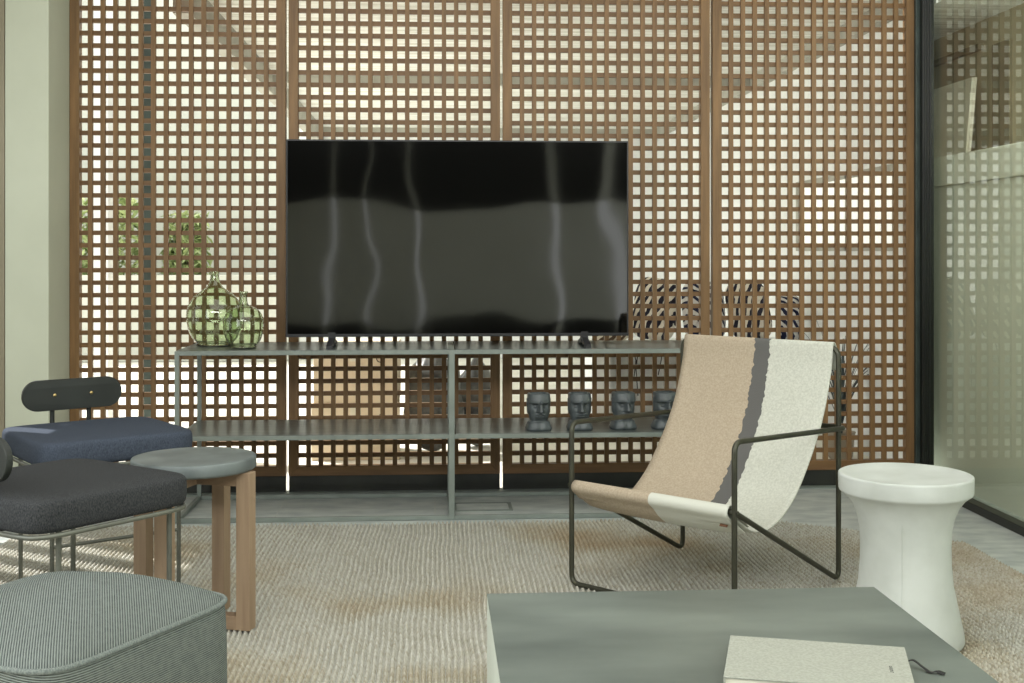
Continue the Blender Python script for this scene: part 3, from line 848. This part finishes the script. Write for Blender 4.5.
# ------------------------------------------------------------------ two low dining chairs      local: +y forward
def make_chair(mat_seat, label):
    root = empty('low_chair'); tag(root, label, 'chair')
    a, b = .227, .218; n_ = 128; E_ = 8.0
    zs = .398
    def ringp(k_, dz, crown=False):
        out = []
        for k in range(n_):
            x, y = sup(a * k_, b * k_, n_, k, E_)
            out.append((x, y, dz))
        return out
    rings = []
    for sc, z in ((.93, zs), (.972, zs + .003), (.992, zs + .012), (1.0, zs + .026), (1.0, zs + .044), (.997, zs + .056), (.987, zs + .0635), (.965, zs + .0680), (.93, zs + .0695), (.85, zs + .0710), (.7, zs + .0725), (.5, zs + .0735), (.25, zs + .0740), (.04, zs + .0742)):
        rings.append(ringp(sc, z))
    MB().rings(rings).build('seat_cushion', mat_seat, root)
    g = MB(); g.tube([(*sup(a * .975, b * .975, 64, k, E_), zs - .005) for k in range(64)], .0056, 8, closed=True)
    g.build('seat_rim', M_leg, root)
    for (x, y) in ((.182, .170), (-.182, .170), (.182, -.125), (-.182, -.125)):
        g = MB(); g.tube([(x, y, .0), (x, y, zs - .004)], .0062, 10); g.build('leg', M_leg, root)
    for y in (.170, -.125):
        g = MB(); g.tube([(-.182, y, .175), (.182, y, .175)], .005, 10); g.build('stretcher', M_leg, root)
    yb = -.226
    for x in (-.056, .056):
        g = MB(); g.tube([(x, -.15, zs - .006), (x, yb - .012, zs - .006), (x, yb - .012, .590)], .0072, 10, fillet=.02); g.build('back_post', M_backrest, root)
    # stadium backrest, slightly bowed
    L, Hh, zc_, th = .152, .047, .550, .016
    def stad(dy, grow=0.0):
        pts = []
        for k in range(49):
            if k < 25: t_ = -PI / 2 + PI * k / 24; x = (L - Hh) + (Hh + grow) * math.cos(t_)
            else: t_ = PI / 2 + PI * (k - 25) / 23 * (23 / 24) ; x = -(L - Hh) + (Hh + grow) * math.cos(t_)
            z = zc_ + (Hh + grow) * math.sin(t_)
            pts.append((x, yb + dy + .10 * x * x, z))
        return pts
    rings = [stad(-th / 2 + .004, -.004), stad(-th / 2 + .004, -.0015), stad(-th / 2 + .006, 0), stad(th / 2 + .002, 0), stad(th / 2 + .004, -.0015), stad(th / 2 + .004, -.004)]
    bo = MB().rings(rings, True, True, smooth=False).build('backrest', M_backrest, root)
    for x in (-.056, .056):
        g = MB(); R = Matrix.Rotation(-PI / 2, 3, 'X')
        q = MB().lathe([(.0055, 0), (.0055, .0015), (.004, .003), (.001, .0035)], 16, cap0=True, cap1=True)
        g.add([R @ Vector(v) + Vector((x, yb + th / 2 + .004 + .1 * x * x, zc_)) for v in q.v], q.f, True)
        g.build('brass_screw', M_brass, bo)
    return root


c1 = make_chair(M_seat_navy, 'slate-blue low chair behind the round side table, brass screws in its rounded backrest')
c1.location = (-0.996, 3.700, .0085); fw = (.56, -.83); c1.rotation_euler = (0, 0, math.atan2(fw[1], fw[0]) - PI / 2)
c2 = copy_tree(c1); c2['label'] = 'charcoal low chair in front of the round side table, cut off by the picture edge'
fw = (.62, .78); c2.location = (-0.866, 2.890, .0105); c2.rotation_euler = (0, 0, math.atan2(fw[1], fw[0]) - PI / 2)
for o in c2.children:
    if o.name.startswith('seat_cushion'):
        o.data = o.data.copy(); o.data.materials.clear(); o.data.materials.append(M_seat_char)
for c in (c1, c2): c['group'] = 'low chairs at the left'

# ------------------------------------------------------------------ pouf
pf = empty('pouf', (-0.655, 2.150, 0.0105), math.radians(-28), 'square grey ribbed fabric pouf with piped edges in the front left corner', 'pouf')
A, B_, Hp, E_ = .225, .232, .365, 7.0
n_ = 128
def pr(sc, z, e=E_): return [(*sup(A * sc, B_ * sc, n_, k, e), z) for k in range(n_)]
MB().rings([pr(.97, 0), pr(.99, .006), pr(1.0, .02), pr(1.008, .10), pr(1.012, .2), pr(1.008, .30), pr(1.0, .345), pr(.992, Hp - .004)], True, False).build('side_cover', M_pouf_side, pf)
tp = []
for sc, z in ((.992, Hp - .004), (.975, Hp + .003), (.94, Hp + .010), (.86, Hp + .019), (.7, Hp + .030), (.5, Hp + .038), (.25, Hp + .042), (.03, Hp + .043)):
    ring = []
    for k, (x, y, zz) in enumerate(pr(sc, z, 7.0 - 3.5 * (1 - sc))):
        dd = .010 * math.sin(x * 14 + 1) * math.sin(y * 11 + .5) * min(1, (1 - sc) * 6)
        ring.append((x, y, zz + dd))
    tp.append(ring)
MB().rings(tp, False, True).build('top_cover', M_pouf_top, pf)
g = MB(); g.tube([(*sup(A * .997, B_ * .997, 160, k, E_), Hp - .001) for k in range(160)], .0048, 8, closed=True); g.build('piping', M_pipe, pf)

# ------------------------------------------------------------------ things on the patio
def carton(loc, d, rz, label):
    o = empty('cardboard_box', loc, rz, label, 'box', 'cardboard boxes beyond the lattice')
    MB().box((0, 0, d[2] / 2), d).build('carton', M_card, o, bevel=.003)
    MB().b2(-d[0] / 2, d[0] / 2, -.025, .025, d[2], d[2] + .001).b2(-.025, .025, -d[1] / 2 - .001, -d[1] / 2, d[2] * .7, d[2]).build('packing_tape', M_canvas, o)
    g = MB(); r = .018; g.tube([(d[0] * .3 + r * math.cos(t_ * PI / 10), -d[1] / 2 - .0015, d[2] * .75 + r * math.sin(t_ * PI / 10)) for t_ in range(20)], .0018, 5, closed=True)
    g.build('printed_ring', M_cord, o)
    return o


carton((-0.385, 6.12, -.005), (.42, .36, .27), .02, 'tan cardboard box behind the lattice, standing on the ground under another')
carton((-0.378, 6.12, .266), (.40, .34, .29), -.03, 'tan cardboard box behind the lattice, stacked on top of another')


def sack(loc, r, h, seed, label):
    mb = MB(); rings = []
    for i in range(25):
        v = i / 24; q = math.sin(min(v * 1.25, 1) * PI / 2) ** .4 if v < .2 else (1 - .15 * v) * (1 if v < .75 else max(.14, 1 - ((v - .75) / .25) ** .8 * .86))
        ring = []
        for k in range(40):
            a = 2 * PI * k / 40
            d = 1 + .14 * mnoise.noise(Vector((math.cos(a) * 2.2, math.sin(a) * 2.2, v * 4 + seed))) + .05 * math.sin(a * 9 + seed) * v
            ring.append((r * q * d * math.cos(a), r * q * d * math.sin(a) * .85, v * h))
        rings.append(ring)
    o = mb.rings(rings).build('black_sack', M_bag, None); o.location = loc
    return tag(o, label, 'bag', 'black sacks beyond the lattice')


sack((-0.01, 6.15, -.005), .15, .54, 1.0, 'dark grey plastic sack behind the lattice, next to the cardboard boxes')
sack((0.215, 6.32, -.005), .12, .46, 5.0, 'dark grey plastic sack behind the lattice, further from the cardboard boxes')

# low white bench with heaped striped cushions
bn = empty('patio_bench', (1.45, 6.85, -.005), 0, 'long low white bench behind the lattice on the right', 'bench')
MB().b2(-.62, .62, -.25, .25, .44, .50).build('bench_top', M_white, bn, bevel=.004)
for x in (-.55, .55): MB().b2(x - .05, x + .05, -.22, .22, 0, .44).build('bench_leg', M_white, bn)
MB().b2(-.5, .5, .18, .22, 0, .44).build('back_panel', M_white, bn)


def cushion(loc, a, b, h, rot, m, label):
    rings = []
    for sc, z in ((.2, -.5), (.6, -.44), (.88, -.25), (1, 0), (.88, .25), (.6, .44), (.2, .5)):
        rings.append([(*sup(a * sc, b * sc, 40, k, 4), z * h) for k in range(40)])
    o = MB().rings(rings).build('striped_cushion', m); o.location = loc; o.rotation_euler = rot
    return tag(o, label, 'cushion', 'striped cushions on the patio bench')


cz = .495
cushion((.97, 6.80, cz + .17), .125, .17, .09, (1.35, 0, .1), M_str2, 'brown and cream striped cushion on the patio bench, leftmost, beside the television edge')
cushion((1.235, 6.84, cz + .18), .125, .18, .09, (1.3, .15, -.1), M_str1, 'dark and cream striped cushion upright on the bench, second from left')
cushion((1.50, 6.80, cz + .17), .125, .17, .09, (1.35, 0, .1), M_str3, 'navy and pale striped cushion upright on the bench, third from left')
cushion((1.765, 6.84, cz + .17), .125, .17, .09, (1.3, -.1, .1), M_str1, 'dark and cream striped cushion upright on the bench, fourth from left')
cushion((1.985, 6.80, cz + .13), .075, .13, .08, (1.25, 0, -.2), M_str3, 'small navy and pale striped cushion upright on the bench, rightmost')


def strappy(loc, seed, label, h):
    rnd = random.Random(seed); o = empty('strappy_plant', loc, 0, label, 'plant')
    MB().lathe([(.05, 0), (.058, .01), (.07, .12), (.074, .13), (.066, .13), (.062, .11), (.001, .11)], 28, cap0=True, cap1=True).build('pot', M_pot, o)
    mb = MB()
    for i in range(26):
        a = rnd.uniform(0, 2 * PI); L = h * rnd.uniform(.6, 1.05); d = Vector((math.cos(a), math.sin(a) * .5, 0)); lean = rnd.uniform(.15, .8); wd = rnd.uniform(.006, .012)
        sd_ = Vector((-d.y, d.x, 0)).normalized(); G = []
        for k in range(9):
            t_ = k / 8; c = d * (lean * L * t_ ** 1.6 * .6) + Vector((0, 0, .11 + L * (t_ - .35 * lean * t_ ** 3))); ww = wd * (1 - t_ ** 2 * .9)
            G.append([c - sd_ * ww, c + sd_ * ww + Vector((0, 0, .002))])
        mb.grid(G)
    mb.build('leaves', M_dark_leaf, o, solid=.0012)
    return o


strappy((1.96, 5.85, -.005), 4, 'dark strappy plant in a pale pot behind the lattice near the glass wall', .62)

# cords hanging in front of the patio bench
for i, (x, z0, z1, dx) in enumerate(((1.06, .30, .52, .02), (1.10, .22, .52, -.02), (1.19, .33, .52, .03), (1.24, .24, .52, .0))):
    g = MB(); g.tube([(x, 6.58, z1 - .02), (x + dx, 6.57, (z0 + z1) / 2), (x + dx * .4, 6.575, z0)], .003, 6)
    g.tube([(x, 6.58, z1 - .02), (x, 6.59, z1 - .016), (x, 6.64, z1 - .016)], .003, 6)
    o = g.build('hanging_cord', M_cord)
    tag(o, ['thin black cord hanging from the patio bench edge, leftmost', 'thin black cord hanging from the patio bench edge, second from left', 'thin black cord hanging from the patio bench edge, third from left', 'thin black cord hanging from the patio bench edge, rightmost'][i], 'cord', 'cords behind the lattice')
